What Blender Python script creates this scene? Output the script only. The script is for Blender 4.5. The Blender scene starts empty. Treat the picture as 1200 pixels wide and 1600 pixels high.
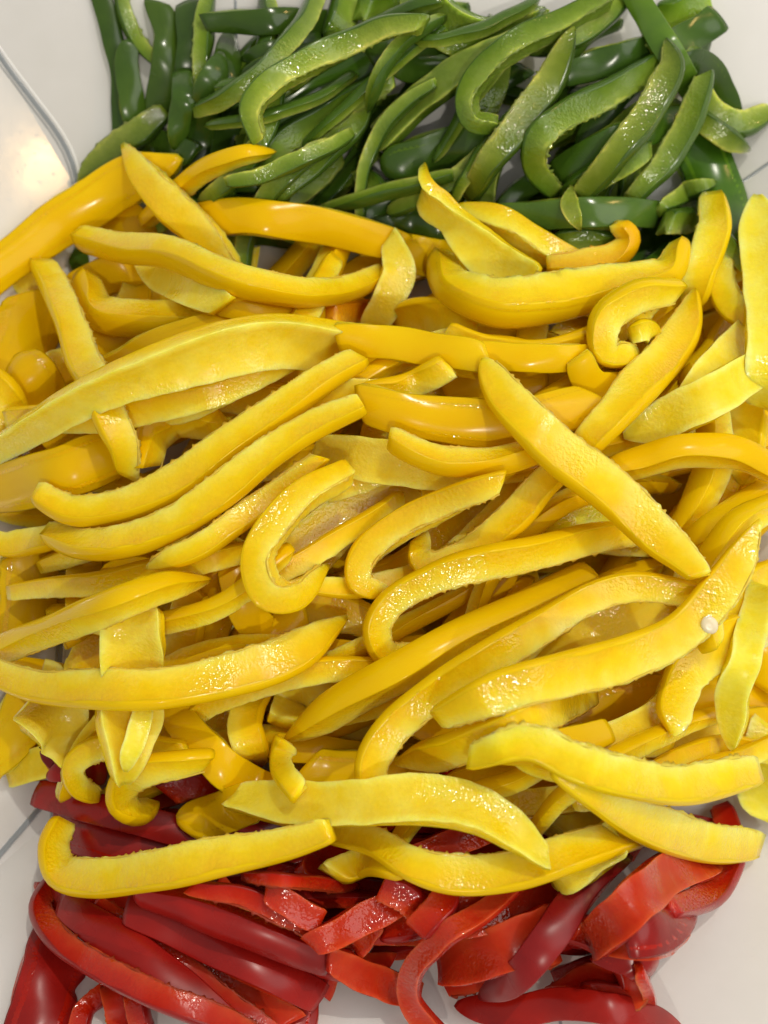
import bpy, math, random
import numpy as np
from mathutils import Vector, Matrix

# ------------------------------------------------------------------ camera
SC = bpy.context.scene
COL = SC.collection
F = 1715.0                      # focal length in photo pixels (photo 1200 x 1600)
TH = math.radians(9.0)          # the camera leans a little towards the far wall
D = 0.345                       # height of the lens over the tray floor, metres
CAM = np.array([0.0, -D * math.tan(TH), D])
FW = np.array([0.0, math.sin(TH), -math.cos(TH)])
UP = np.array([0.0, math.cos(TH), math.sin(TH)])
cam = bpy.data.cameras.new('camera')
cam.sensor_fit = 'VERTICAL'
cam.sensor_height = 24.0
cam.lens = 24.0 * F / 1600.0
cam.clip_start = 0.01
cam.clip_end = 50.0
cam_o = bpy.data.objects.new('camera', cam)
cam_o.location = CAM
cam_o.rotation_euler = (TH, 0, 0)
COL.objects.link(cam_o)
SC.camera = cam_o
cam.dof.use_dof = True
cam.dof.focus_distance = 0.292
cam.dof.aperture_fstop = 7.0

# ------------------------------------------------------------------ world and lamps
world = bpy.data.worlds.new('World')
SC.world = world
world.use_nodes = True
bg = world.node_tree.nodes['Background']
bg.inputs[0].default_value = (1.0, 0.97, 0.93, 1)
bg.inputs[1].default_value = 0.42


def lamp(name, loc, size, power, col, target=(0, 0, 0.02), shape='DISK'):
    l = bpy.data.lights.new(name, 'AREA')
    l.shape = shape
    l.size = size
    l.energy = power
    l.color = col
    o = bpy.data.objects.new(name, l)
    o.location = loc
    o.rotation_euler = (Vector(target) - Vector(loc)).to_track_quat('-Z', 'Y').to_euler()
    COL.objects.link(o)
    return o


lamp('window_light', (0.50, 0.06, 0.66), 0.70, 2.6, (1.0, 0.97, 0.93))
lamp('ceiling_lamp', (0.30, 0.62, 1.15), 0.016, 5.0, (1.0, 0.93, 0.82))
lamp('ceiling_lamp', (0.10, -0.70, 1.20), 0.016, 4.2, (1.0, 0.93, 0.82))
lamp('ceiling_lamp', (0.725, 0.648, 0.763), 0.03, 0.8, (1.0, 0.60, 0.22))

SC.view_settings.view_transform = 'Standard'
SC.view_settings.look = 'None'
SC.view_settings.exposure = 0.0
SC.view_settings.gamma = 1.0
SC.cycles.max_bounces = 10
SC.cycles.diffuse_bounces = 8
SC.cycles.glossy_bounces = 3
SC.cycles.transmission_bounces = 4
SC.cycles.transparent_max_bounces = 8
SC.cycles.caustics_reflective = False
SC.cycles.caustics_refractive = False
SC.cycles.use_denoising = True

# ------------------------------------------------------------------ helpers


def ray(x, y):
    x = np.asarray(x, float)
    y = np.asarray(y, float)
    return FW[None] + np.stack([(x - 600) / F, 0 * x, 0 * x], 1) - ((y - 800) / F)[:, None] * UP[None]


def unproject(x, y, z):
    d = ray(x, y)
    k = (np.asarray(z) - CAM[2]) / d[:, 2]
    return CAM[None] + d * k[:, None]


def px1(x, y, z=0.0):
    return unproject([x], [y], [z])[0]


def nd(nt, typ, **kw):
    n = nt.nodes.new(typ)
    for k, v in kw.items():
        setattr(n, k, v)
    return n


def mat(name):
    m = bpy.data.materials.new(name)
    m.use_nodes = True
    nt = m.node_tree
    p = nt.nodes['Principled BSDF']
    return m, nt, p


def coords(nt, scale=1.0):
    """object coordinates shifted by a random amount for each object"""
    tc = nd(nt, 'ShaderNodeTexCoord')
    oi = nd(nt, 'ShaderNodeObjectInfo')
    mu = nd(nt, 'ShaderNodeMath', operation='MULTIPLY')
    mu.inputs[1].default_value = 7.31
    nt.links.new(oi.outputs['Random'], mu.inputs[0])
    ad = nd(nt, 'ShaderNodeVectorMath', operation='ADD')
    nt.links.new(tc.outputs['Object'], ad.inputs[0])
    nt.links.new(mu.outputs[0], ad.inputs[1])
    return ad.outputs[0], oi


def ramp(nt, fac, stops):
    r = nd(nt, 'ShaderNodeValToRGB')
    e = r.color_ramp.elements
    while len(e) < len(stops):
        e.new(0.5)
    for el, (p, c) in zip(e, stops):
        el.position = p
        el.color = (*c, 1) if len(c) == 3 else c
    nt.links.new(fac, r.inputs[0])
    return r.outputs[0]


def noise(nt, vec, scale, detail=2.0, rough=0.5):
    n = nd(nt, 'ShaderNodeTexNoise')
    n.inputs['Scale'].default_value = scale
    n.inputs['Detail'].default_value = detail
    n.inputs['Roughness'].default_value = rough
    nt.links.new(vec, n.inputs['Vector'])
    return n.outputs['Fac']


def mixcol(nt, fac, a, b, mode='MIX'):
    m = nd(nt, 'ShaderNodeMix', data_type='RGBA', blend_type=mode)
    for sock, v in ((0, fac), (6, a), (7, b)):
        if isinstance(v, (int, float)):
            m.inputs[sock].default_value = v
        elif isinstance(v, tuple):
            m.inputs[sock].default_value = (*v, 1)
        else:
            nt.links.new(v, m.inputs[sock])
    return m.outputs[2]


def math2(nt, op, a, b):
    m = nd(nt, 'ShaderNodeMath', operation=op)
    for i, v in enumerate((a, b)):
        if isinstance(v, (int, float)):
            m.inputs[i].default_value = v
        else:
            nt.links.new(v, m.inputs[i])
    return m.outputs[0]


def flesh_material(name, inner, mid, outer, radius, sss):
    m, nt, p = mat(name)
    vec, oi = coords(nt)
    at = nd(nt, 'ShaderNodeAttribute', attribute_name='depth')
    blot = noise(nt, vec, 160.0, 3.0, 0.55)
    dep = math2(nt, 'ADD', at.outputs['Fac'], math2(nt, 'MULTIPLY', math2(nt, 'SUBTRACT', blot, 0.5), 0.75))
    pale = tuple(min(0.95, 0.35 * 0.92 + 0.65 * v + (0.0 if i_ < 2 else 0.0)) if i_ < 2 else v * 1.8 for i_, v in enumerate(inner)) if name != 'red_flesh' else tuple(min(0.9, v * q_) for v, q_ in zip(inner, (1.05, 1.5, 1.6)))
    c = ramp(nt, dep, [(0.0, pale), (0.12, inner), (0.46, mid), (0.95, outer)])
    fine = noise(nt, vec, 900.0, 2.0, 0.6)
    c = mixcol(nt, 0.08, c, ramp(nt, fine, [(0.3, (0.25, 0.25, 0.25)), (0.7, (1, 1, 1))]), 'MULTIPLY')
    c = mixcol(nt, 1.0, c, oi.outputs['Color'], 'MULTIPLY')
    nt.links.new(c, p.inputs['Base Color'])
    p.inputs['Subsurface Weight'].default_value = sss
    p.inputs['Subsurface Radius'].default_value = radius
    nt.links.new(ramp(nt, at.outputs['Fac'], [(0.45, (1.0,) * 3), (0.88, (0.12,) * 3)]), p.inputs['Subsurface Scale'])
    # wet, cellular cut surface: small cells that catch the lamps one by one
    wet = ramp(nt, noise(nt, vec, 55.0, 2.0, 0.5), [(0.40, (0.0,) * 3), (0.56, (1.0,) * 3)])
    nt.links.new(ramp(nt, wet, [(0.0, (0.36,) * 3), (1.0, (0.07,) * 3)]), p.inputs['Roughness'])
    nt.links.new(ramp(nt, wet, [(0.0, (0.10,) * 3), (1.0, (0.45,) * 3)]), p.inputs['Specular IOR Level'])
    cells = noise(nt, vec, 1050.0, 1.0, 0.5)
    mid_b = noise(nt, vec, 330.0, 2.0, 0.5)
    innerness = ramp(nt, at.outputs['Fac'], [(0.02, (0.50,) * 3), (0.18, (0.40,) * 3)])
    h = math2(nt, 'ADD', math2(nt, 'MULTIPLY', cells, 0.8), math2(nt, 'MULTIPLY', mid_b, 0.5))
    b = nd(nt, 'ShaderNodeBump')
    b.inputs['Distance'].default_value = 0.0007
    nt.links.new(math2(nt, 'MULTIPLY', innerness, math2(nt, 'ADD', math2(nt, 'MULTIPLY', wet, 1.0), 0.13)), b.inputs['Strength'])
    nt.links.new(h, b.inputs['Height'])
    nt.links.new(b.outputs[0], p.inputs['Normal'])
    return m


def skin_material(name, col, col2, rough, radius, sss, spec=0.15):
    m, nt, p = mat(name)
    vec, oi = coords(nt)
    n = noise(nt, vec, 55.0, 3.0, 0.55)
    c = ramp(nt, n, [(0.3, col), (0.7, col2)])
    c = mixcol(nt, 1.0, c, oi.outputs['Color'], 'MULTIPLY')
    nt.links.new(c, p.inputs['Base Color'])
    nt.links.new(ramp(nt, noise(nt, vec, 38.0, 3.0, 0.6), [(0.35, (rough * 1.25,) * 3), (0.65, (rough * 0.62,) * 3)]), p.inputs['Roughness'])
    p.inputs['Specular IOR Level'].default_value = spec
    p.inputs['Subsurface Weight'].default_value = sss
    p.inputs['Subsurface Radius'].default_value = radius
    p.inputs['Subsurface Scale'].default_value = 1.0
    b = nd(nt, 'ShaderNodeBump')
    b.inputs['Distance'].default_value = 0.0003
    b.inputs['Strength'].default_value = 0.22
    nt.links.new(math2(nt, 'ADD', noise(nt, vec, 120.0, 2.0), math2(nt, 'MULTIPLY', noise(nt, vec, 1100.0, 1.0), 0.06)), b.inputs['Height'])
    nt.links.new(b.outputs[0], p.inputs['Normal'])
    return m


FLESH = {
    'yellow': flesh_material('yellow_flesh', (0.89, 0.735, 0.075), (0.86, 0.635, 0.009), (0.82, 0.51, 0.002), (0.0045, 0.0035, 0.0005), 0.85),
    'green': flesh_material('green_flesh', (0.29, 0.38, 0.060), (0.190, 0.280, 0.026), (0.11, 0.195, 0.013), (0.0022, 0.0030, 0.0006), 0.8),
    'red': flesh_material('red_flesh', (0.52, 0.044, 0.010), (0.48, 0.020, 0.005), (0.41, 0.010, 0.003), (0.0040, 0.0012, 0.0004), 0.7),
}
SKIN = {
    'yellow': skin_material('yellow_skin', (0.76, 0.475, 0.001), (0.80, 0.545, 0.003), 0.22, (0.0015, 0.0012, 0.0002), 0.35),
    'green': skin_material('green_skin', (0.038, 0.090, 0.009), (0.075, 0.145, 0.014), 0.22, (0.0008, 0.0012, 0.0003), 0.3, 0.40),
    'red': skin_material('red_skin', (0.21, 0.006, 0.005), (0.36, 0.010, 0.006), 0.30, (0.0012, 0.0004, 0.0002), 0.3, 0.32),
}

FILM = {}
for nm_, cc_ in (('yellow', (0.90, 0.74, 0.10)), ('green', (0.40, 0.50, 0.11)), ('red', (0.50, 0.06, 0.02))):
    m, nt, p = mat(nm_ + '_film')
    oi = nd(nt, 'ShaderNodeObjectInfo')
    nt.links.new(mixcol(nt, 1.0, cc_, oi.outputs['Color'], 'MULTIPLY'), p.inputs['Base Color'])
    p.inputs['Roughness'].default_value = 0.3
    tl_ = nd(nt, 'ShaderNodeBsdfTranslucent')
    nt.links.new(mixcol(nt, 1.0, cc_, oi.outputs['Color'], 'MULTIPLY'), tl_.inputs[0])
    mx_ = nd(nt, 'ShaderNodeMixShader')
    mx_.inputs[0].default_value = 0.5
    nt.links.new(p.outputs[0], mx_.inputs[1])
    nt.links.new(tl_.outputs[0], mx_.inputs[2])
    nt.links.new(mx_.outputs[0], nt.nodes['Material Output'].inputs[0])
    FILM[nm_] = m

# pale spongy pith
m, nt, p = mat('pith')
vec, oi = coords(nt)
nt.links.new(mixcol(nt, 1.0, ramp(nt, noise(nt, vec, 260.0, 3.0), [(0.3, (0.86, 0.62, 0.06)), (0.7, (0.88, 0.72, 0.22))]), oi.outputs['Color'], 'MULTIPLY'), p.inputs['Base Color'])
p.inputs['Subsurface Weight'].default_value = 0.6
p.inputs['Subsurface Radius'].default_value = (0.003, 0.0022, 0.001)
p.inputs['Subsurface Scale'].default_value = 1.0
p.inputs['Roughness'].default_value = 0.22
b = nd(nt, 'ShaderNodeBump')
b.inputs['Distance'].default_value = 0.0009
b.inputs['Strength'].default_value = 0.7
nt.links.new(noise(nt, vec, 900.0, 3.0, 0.6), b.inputs['Height'])
nt.links.new(b.outputs[0], p.inputs['Normal'])
PITH = m

# milky clear plastic of the tray
m, nt, p = mat('tray_plastic')
tc = nd(nt, 'ShaderNodeTexCoord')
n1 = noise(nt, tc.outputs['Object'], 22.0, 4.0, 0.6)
n2 = noise(nt, tc.outputs['Object'], 900.0, 2.0, 0.5)
nt.links.new(ramp(nt, n1, [(0.3, (0.76, 0.75, 0.72)), (0.7, (0.83, 0.82, 0.80))]), p.inputs['Base Color'])
nt.links.new(ramp(nt, n1, [(0.35, (0.10,) * 3), (0.7, (0.20,) * 3)]), p.inputs['Roughness'])
b = nd(nt, 'ShaderNodeBump')
mp = nd(nt, 'ShaderNodeMapping')
mp.inputs['Rotation'].default_value = (0, 0, 0.7)
mp.inputs['Scale'].default_value = (6.0, 420.0, 1.0)
nt.links.new(tc.outputs['Object'], mp.inputs['Vector'])
scr = ramp(nt, noise(nt, mp.outputs[0], 1.0, 2.0, 0.6), [(0.66, (0, 0, 0)), (0.74, (1, 1, 1))])
spk = ramp(nt, noise(nt, tc.outputs['Object'], 520.0, 1.0, 0.5), [(0.70, (0, 0, 0)), (0.78, (1, 1, 1))])
b.inputs['Distance'].default_value = 0.0004
b.inputs['Strength'].default_value = 0.30
nt.links.new(math2(nt, 'ADD', math2(nt, 'ADD', n1, math2(nt, 'MULTIPLY', n2, 0.05)), math2(nt, 'ADD', math2(nt, 'MULTIPLY', scr, 0.10), math2(nt, 'MULTIPLY', spk, 0.25))), b.inputs['Height'])
nt.links.new(b.outputs[0], p.inputs['Normal'])
tr = nd(nt, 'ShaderNodeBsdfTransparent')
tr.inputs[0].default_value = (0.95, 0.95, 0.94, 1)
mx = nd(nt, 'ShaderNodeMixShader')
mx.inputs[0].default_value = 0.30
out = nt.nodes['Material Output']
nt.links.new(p.outputs[0], mx.inputs[1])
nt.links.new(tr.outputs[0], mx.inputs[2])
nt.links.new(mx.outputs[0], out.inputs[0])
PLASTIC = m

# thicker plastic of the moulded ribs: bluish and glassy
m, nt, p = mat('rib_plastic')
p.inputs['Base Color'].default_value = (0.55, 0.60, 0.63, 1)
p.inputs['Roughness'].default_value = 0.10
p.inputs['IOR'].default_value = 1.5
p.inputs['Transmission Weight'].default_value = 0.6
RIBMAT = m
m, nt, p = mat('rib_painted_dark')
p.inputs['Base Color'].default_value = (0.30, 0.31, 0.31, 1)  # dark refraction line of the glassy rib, put into the colour
p.inputs['Roughness'].default_value = 0.06
DARKLINEMAT = m
m, nt, p = mat('rib_painted_highlight')
p.inputs['Base Color'].default_value = (0.86, 0.86, 0.85, 1)  # highlight along the rib, put into a white base colour
p.inputs['Roughness'].default_value = 0.05
HIGHLIGHTMAT = m

m, nt, p = mat('counter_white')
tc = nd(nt, 'ShaderNodeTexCoord')
nt.links.new(ramp(nt, noise(nt, tc.outputs['Object'], 12.0, 5.0, 0.6), [(0.3, (0.76, 0.75, 0.72)), (0.7, (0.84, 0.83, 0.80))]), p.inputs['Base Color'])
p.inputs['Roughness'].default_value = 0.45
COUNTER = m

m, nt, p = mat('seed_cream')
p.inputs['Base Color'].default_value = (0.78, 0.68, 0.46, 1)
p.inputs['Roughness'].default_value = 0.25
p.inputs['Subsurface Weight'].default_value = 0.4
p.inputs['Subsurface Radius'].default_value = (0.002, 0.0015, 0.001)
p.inputs['Subsurface Scale'].default_value = 1.0
SEEDMAT = m


def mesh_obj(name, verts, faces, material, parent=None, loc=None, smooth=True):
    me = bpy.data.meshes.new(name)
    me.from_pydata([tuple(v) for v in verts], [], faces)
    me.materials.append(material)
    if smooth:
        me.polygons.foreach_set('use_smooth', [True] * len(me.polygons))
    me.update()
    o = bpy.data.objects.new(name, me)
    COL.objects.link(o)
    if parent is not None:
        o.parent = parent
    if loc is not None:
        o.location = loc
    return o


def tag(o, label=None, cat=None, group=None, kind=None):
    if label:
        o['label'] = label
    if cat:
        o['category'] = cat
    if group:
        o['group'] = group
    if kind:
        o['kind'] = kind
    return o


# ------------------------------------------------------------------ the counter and the tray
S = 1.2
ct = mesh_obj('counter_top', [(-S, -S, -0.0035), (S, -S, -0.0035), (S, S, -0.0035), (-S, S, -0.0035)], [(0, 1, 2, 3)], COUNTER)
tag(ct, kind='structure')

UL, UR, LR, LL = px1(122, 300), px1(1128, 312), px1(1118, 1290), px1(85, 1275)
XL = 0.5 * (UL[0] + LL[0])
XR = 0.5 * (UR[0] + LR[0])
YB = 0.5 * (UL[1] + UR[1])
YF = 0.5 * (LR[1] + LL[1])
ML, MR, MB, MF = 0.65, 0.52, 0.385, 0.68        # rise per metre of the four flared walls
ZT = 0.058                                      # height of the tray rim


def tray_height(x, y):
    z = np.maximum(0, (XL - x) * ML)
    z = np.maximum(z, (x - XR) * MR)
    z = np.maximum(z, (y - YB) * MB)
    z = np.maximum(z, (YF - y) * MF)
    return z


tray = bpy.data.objects.new('plastic_tray', None)
COL.objects.link(tray)
tag(tray, 'milky clear plastic tray with flared walls holding all the sliced peppers', 'tray')
fl = [(XL, YF), (XR, YF), (XR, YB), (XL, YB)]
tp = [(XL - ZT / ML, YF - ZT / MF), (XR + ZT / MR, YF - ZT / MF), (XR + ZT / MR, YB + ZT / MB), (XL - ZT / ML, YB + ZT / MB)]
TK = 0.0020


def slab(name, quad, material, parent):
    """a sheet of plastic 2 mm thick hanging under the given quad, softly divided"""
    v = [Vector(q) for q in quad]
    n = (v[1] - v[0]).cross(v[2] - v[0]).normalized()
    if n.z < 0:
        n = -n
    lo = [q - n * TK for q in v]
    vs = v + lo
    fs = [(0, 1, 2, 3), (7, 6, 5, 4)] + [(i, (i + 1) % 4 + 0, (i + 1) % 4 + 4, i + 4) for i in range(4)]
    return mesh_obj(name, vs, fs, material, parent, smooth=False)


slab('floor', [(*p_, 0.0) for p_ in fl], PLASTIC, tray)
for i in range(4):
    j = (i + 1) % 4
    slab('side_wall', [(*fl[i], 0), (*fl[j], 0), (*tp[j], ZT), (*tp[i], ZT)], PLASTIC, tray)


def tube(name, pts, rad, material, parent, flat=1.0, n=10):
    pts = [Vector(q) for q in pts]
    vs, fs = [], []
    for i, q in enumerate(pts):
        t = (pts[min(i + 1, len(pts) - 1)] - pts[max(i - 1, 0)]).normalized()
        s = t.cross(Vector((0, 0, 1))).normalized()
        u = s.cross(t).normalized()
        for k in range(n):
            a = 2 * math.pi * k / n
            vs.append(q + s * math.cos(a) * rad + u * math.sin(a) * rad * flat)
    for i in range(len(pts) - 1):
        for k in range(n):
            fs.append((i * n + k, i * n + (k + 1) % n, (i + 1) * n + (k + 1) % n, (i + 1) * n + k))
    fs.append(tuple(range(n))[::-1])
    fs.append(tuple(range((len(pts) - 1) * n, len(pts) * n)))
    return mesh_obj(name, vs, fs, material, parent)


def onto(pxs):
    """points of the tray surface seen at these photo pixels"""
    o_ = []
    for (x, y) in pxs:
        z = 0.0
        for _ in range(12):
            q = px1(x, y, z)
            z = 0.5 * z + 0.5 * float(tray_height(q[0], q[1]))
        o_.append(px1(x, y, z))
    return o_


def curve_px(pts, n):
    P = np.array([q[:2] for q in pts], float)
    W = np.array([q[2] if len(q) > 2 else 1.0 for q in pts])
    seg = np.maximum(np.linalg.norm(np.diff(P, axis=0), axis=1), 1e-6)
    u = np.concatenate([[0], np.cumsum(np.sqrt(seg))])
    u /= u[-1]
    E0 = 2 * P[0] - P[1]
    E1 = 2 * P[-1] - P[-2]
    Q = np.vstack([E0, P, E1])
    du0 = u[1] - u[0]
    du1 = u[-1] - u[-2]
    U = np.concatenate([[u[0] - du0], u, [u[-1] + du1]])
    tt = np.linspace(0, 1, 400)
    out_ = np.zeros((400, 2))
    for i, t in enumerate(tt):
        k = min(max(np.searchsorted(u, t, side='right') - 1, 0), len(P) - 2) + 1
        p0, p1, p2, p3 = Q[k - 1], Q[k], Q[k + 1], Q[k + 2]
        u0, u1, u2, u3 = U[k - 1], U[k], U[k + 1], U[k + 2]
        a1 = (u1 - t) / (u1 - u0) * p0 + (t - u0) / (u1 - u0) * p1
        a2 = (u2 - t) / (u2 - u1) * p1 + (t - u1) / (u2 - u1) * p2
        a3 = (u3 - t) / (u3 - u2) * p2 + (t - u2) / (u3 - u2) * p3
        b1 = (u2 - t) / (u2 - u0) * a1 + (t - u0) / (u2 - u0) * a2
        b2 = (u3 - t) / (u3 - u1) * a2 + (t - u1) / (u3 - u1) * a3
        out_[i] = (u2 - t) / (u2 - u1) * b1 + (t - u1) / (u2 - u1) * b2
    L = np.concatenate([[0], np.cumsum(np.linalg.norm(np.diff(out_, axis=0), axis=1))])
    s = np.linspace(0, L[-1], n)
    x = np.interp(s, L, out_[:, 0])
    y = np.interp(s, L, out_[:, 1])
    w = np.interp(np.interp(s, L, tt), u, W)
    return x, y, w, s / L[-1], L[-1]


cx, cy, _, _, _ = curve_px([(-60, -10), (0, 88), (50, 155), (92, 212), (112, 252), (121, 300), (122, 420), (110, 700), (90, 1100), (85, 1275)], 60)
tube('corner_rib', onto(list(zip(cx, cy))), 0.0009, RIBMAT, tray, 0.5)
tube('rib_painted_line', onto(list(zip(cx - 6, cy + 5))), 0.00028, DARKLINEMAT, tray, 1.0)  # dark line of the clear rib painted as a thin grey tube
tube('rib_painted_line', onto(list(zip(cx + 6, cy - 5))), 0.00030, HIGHLIGHTMAT, tray, 1.0)  # rib highlight painted as a thin white tube
tube('corner_rib', onto([(85, 1235), (40, 1288), (-10, 1346), (-60, 1402)]), 0.0011, RIBMAT, tray, 0.6)
tube('corner_rib', onto([(1120, 312), (1160, 284), (1200, 256), (1240, 228)]), 0.0006, RIBMAT, tray, 0.5)
tube('mould_seam', onto([(369, 60), (368, 20), (368, -40)]), 0.0005, RIBMAT, tray, 0.5)
tube('mould_seam', onto([(862, 1540), (872, 1580), (884, 1640)]), 0.0005, RIBMAT, tray, 0.5)

# ------------------------------------------------------------------ the heap: what lies lower carries what lies higher
GX0, GRES, GN = -0.17, 0.001, 341
gx, gy = np.meshgrid(GX0 + np.arange(GN) * GRES, GX0 + np.arange(GN) * GRES, indexing='ij')
HF = tray_height(gx, gy)


def hf(x, y):
    i = np.clip(((x - GX0) / GRES + 0.5).astype(int), 0, GN - 1)
    j = np.clip(((y - GX0) / GRES + 0.5).astype(int), 0, GN - 1)
    return HF[i, j]


def smooth1(z, k):
    n = len(z)
    r = max(1, int(k))
    w = np.exp(-0.5 * (np.arange(-2 * r, 2 * r + 1) / r) ** 2)
    w /= w.sum()
    pad = np.concatenate([2 * z[0] - z[1:2 * r + 1][::-1] if n > 2 * r else np.full(2 * r, z[0]), z, 2 * z[-1] - z[-2 * r - 1:-1][::-1] if n > 2 * r else np.full(2 * r, z[-1])])
    return np.convolve(pad, w, 'valid')


COUNTS = {}


def wob(rng, s, freqs, amp):
    v = np.zeros_like(s)
    for f_ in freqs:
        v += rng.uniform(0.5, 1.0) * np.sin(2 * math.pi * (f_ * s) + rng.uniform(0, 6.28)) / len(freqs)
    return v * amp


def section(nskin=7, nside=5, nin=7):
    """unit cross-section: a runs from the inner face (-1) to the skin (+1), b across the cut; counter-clockwise in (a, b)"""
    pts = []
    for q in np.linspace(-0.965, 0.965, nskin):
        pts.append((1.0 - 0.15 * q * q, q))
    pts.append((0.82, 1.0))
    for q in np.linspace(0.74, -0.88, nside):
        pts.append((q, 1.0 - 0.035 * (1 - q * q)))
    pts.append((-0.965, 0.985))
    for q in np.linspace(0.94, -0.94, nin):
        pts.append((-1.0 + 0.07 * (1 - q * q), q))
    pts.append((-0.965, -0.985))
    for q in np.linspace(-0.88, 0.74, nside):
        pts.append((q, -1.0 + 0.035 * (1 - q * q)))
    pts.append((0.82, -1.0))
    return np.array(pts)


SEC = section()


def tube_faces(n, m):
    f_ = []
    for i in range(n - 1):
        for k in range(m):
            f_.append((i * m + k, i * m + (k + 1) % m, (i + 1) * m + (k + 1) % m, (i + 1) * m + k))
    c0, c1 = n * m, n * m + 1
    for k in range(m):
        f_.append((c0, (k + 1) % m, k))
        f_.append((c1, (n - 1) * m + k, (n - 1) * m + (k + 1) % m))
    return f_


def strip(colour, kind, W, pts, label, group=None, ends='bb', tilt=None, tint=(1, 1, 1), rag=1.0, t=None, w=None, roll=None, lift=(0, 0),
          skin_tint=None, seed=None, stiff=0.20, has_skin=True, pith=None, slant=None, pith_tint=(1, 1, 1), film=True, sink=0.0012, name=None, cat='pepper strip', material=None):
    """one slice of pepper. kind: C cut face up, K skin up, I inner face up, M skin and cut both in view; L / R: the side the skin is on"""
    rng = np.random.RandomState(seed if seed is not None else (int(abs(pts[0][0]) * 7 + abs(pts[0][1]) * 13 + abs(pts[-1][0]) * 3 + W) % 100003))
    fat = {'yellow': 1.0, 'green': 0.93, 'red': 0.92}[colour]
    W = W * fat
    t = t * fat if t else t
    w = w * fat if w else w
    k0 = kind[0]
    side = kind[1] if len(kind) > 1 else 'L'
    if k0 == 'C':
        tl = 10 if tilt is None else tilt
        r0 = tl if side == 'L' else 180 - tl
        t = t or W * 0.92
        w = w or 26
    elif k0 == 'M':
        tl = 45 if tilt is None else tilt
        r0 = tl if side == 'L' else 180 - tl
        c_, s_ = abs(math.cos(math.radians(tl))), abs(math.sin(math.radians(tl)))
        t = t or W / (c_ + s_ * 1.15)
        w = w or t * 0.95
    elif k0 == 'K':
        r0 = 90 + (0 if tilt is None else tilt)
        w = w or W
        t = t or min(24, W * 0.5)
    else:
        r0 = -90 + (0 if tilt is None else tilt)
        w = w or W
        t = t or min(22, W * 0.5)
    x, y, ws, s, L = curve_px(pts, 200)
    n = int(np.clip(L / 7.5, 18, 72))
    x, y, ws, s, L = curve_px(pts, n)
    if L > 120:
        x = x + wob(rng, s, [1.4, 3.1], 3.0) * min(1.0, L / 400.0)
        y = y + wob(rng, s, [1.2, 2.7], 3.0) * min(1.0, L / 400.0)
    rr = np.full(n, float(r0)) if roll is None else np.interp(s, np.linspace(0, 1, len(roll)), roll)
    rr = np.radians(rr + wob(rng, s, [0.7, 1.5], 17.0))
    mpp = 0.30 / F                                    # metres per pixel at the top of the heap
    tt = t * mpp * ws
    ww = w * mpp * ws
    # end shapes
    for e, (fl_, ss) in zip(ends, ((False, s), (True, 1 - s))):
        dd = ss * L
        if e == 'p':
            ln = 1.15 * W
            q = np.clip(dd / ln, 0, 1)
            sc = 0.20 + 0.80 * np.sin(q * math.pi / 2) ** 0.8
            tt *= 0.35 + 0.65 * sc if k0 in 'KI' else sc
            ww *= sc if k0 in 'KIM' else 0.45 + 0.55 * sc
        elif e == 'r':
            ln = 0.55 * W
            q = np.clip(dd / ln, 0, 1)
            sc = np.sqrt(np.clip(1 - (1 - q) ** 2, 0.05, 1))
            tt *= sc
            ww *= sc
        else:
            ln = 0.10 * W
            q = np.clip(dd / ln, 0, 1)
            sc = 0.90 + 0.10 * q
            tt *= sc
            ww *= sc
    if L > 3.0 * W:
        pk = rng.uniform(0.75, 1.35)
        body = 0.56 + 0.44 * np.clip(np.sin(math.pi * (0.02 + 0.96 * s ** pk)), 0, 1) ** 0.6
        tt *= body
        ww *= 0.5 + 0.5 * body
    calm = min(1.0, L / 320.0)
    tt *= 1 + wob(rng, s, [1.3, 2.9], 0.08) * calm
    ww *= 1 + wob(rng, s, [1.1, 2.3], 0.07) * calm
    hz = 0.5 * (np.abs(np.sin(rr)) * tt + np.abs(np.cos(rr)) * ww)
    hw = 0.5 * (np.abs(np.cos(rr)) * tt + np.abs(np.sin(rr)) * ww)
    # rest it on what is already there
    z = np.full(n, 0.035)
    offs = np.linspace(-0.8, 0.8, 5)
    for it in range(6):
        P = unproject(x, y, z)
        T = np.gradient(P, axis=0)
        T[:, 2] = 0
        T /= np.linalg.norm(T, axis=1)[:, None] + 1e-12
        Sx = np.stack([-T[:, 1], T[:, 0]], 1)
        g = np.max([hf(P[:, 0] + Sx[:, 0] * o_ * hw, P[:, 1] + Sx[:, 1] * o_ * hw) for o_ in offs], axis=0)
        c = g + hz - sink
        zz = c.copy()
        for _ in range(10):
            zz = np.maximum(c, smooth1(zz, n * stiff * 0.5))
        zz = smooth1(zz, max(2, n * 0.11))
        zz = zz + 0.6 * float(np.clip(np.max(c - zz), 0, 0.005))
        z = zz if it == 0 else 0.4 * z + 0.6 * zz
    z = z + lift[0] * (1 - s) ** 2 + lift[1] * s ** 2
    z = np.minimum(z, 0.085)
    P = unproject(x, y, z)
    sc = np.linalg.norm(P - CAM[None], axis=1) / 0.305   # keep the photographed width at its real depth
    tt *= sc
    ww *= sc
    hz *= sc
    hw *= sc
    T = np.gradient(P, axis=0)
    T /= np.linalg.norm(T, axis=1)[:, None] + 1e-12
    V = CAM[None] - P
    V /= np.linalg.norm(V, axis=1)[:, None]
    Lf = np.cross(V, T)
    Lf /= np.linalg.norm(Lf, axis=1)[:, None]
    U = np.cross(T, Lf)
    N = np.cos(rr)[:, None] * Lf + np.sin(rr)[:, None] * U
    B = np.cross(T, N)
    # mark the heap
    fine = np.linspace(0, n - 1, int(max(n, L * mpp / 0.0005)))
    idx = np.arange(n)
    fx = np.interp(fine, idx, P[:, 0])
    fy = np.interp(fine, idx, P[:, 1])
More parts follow.
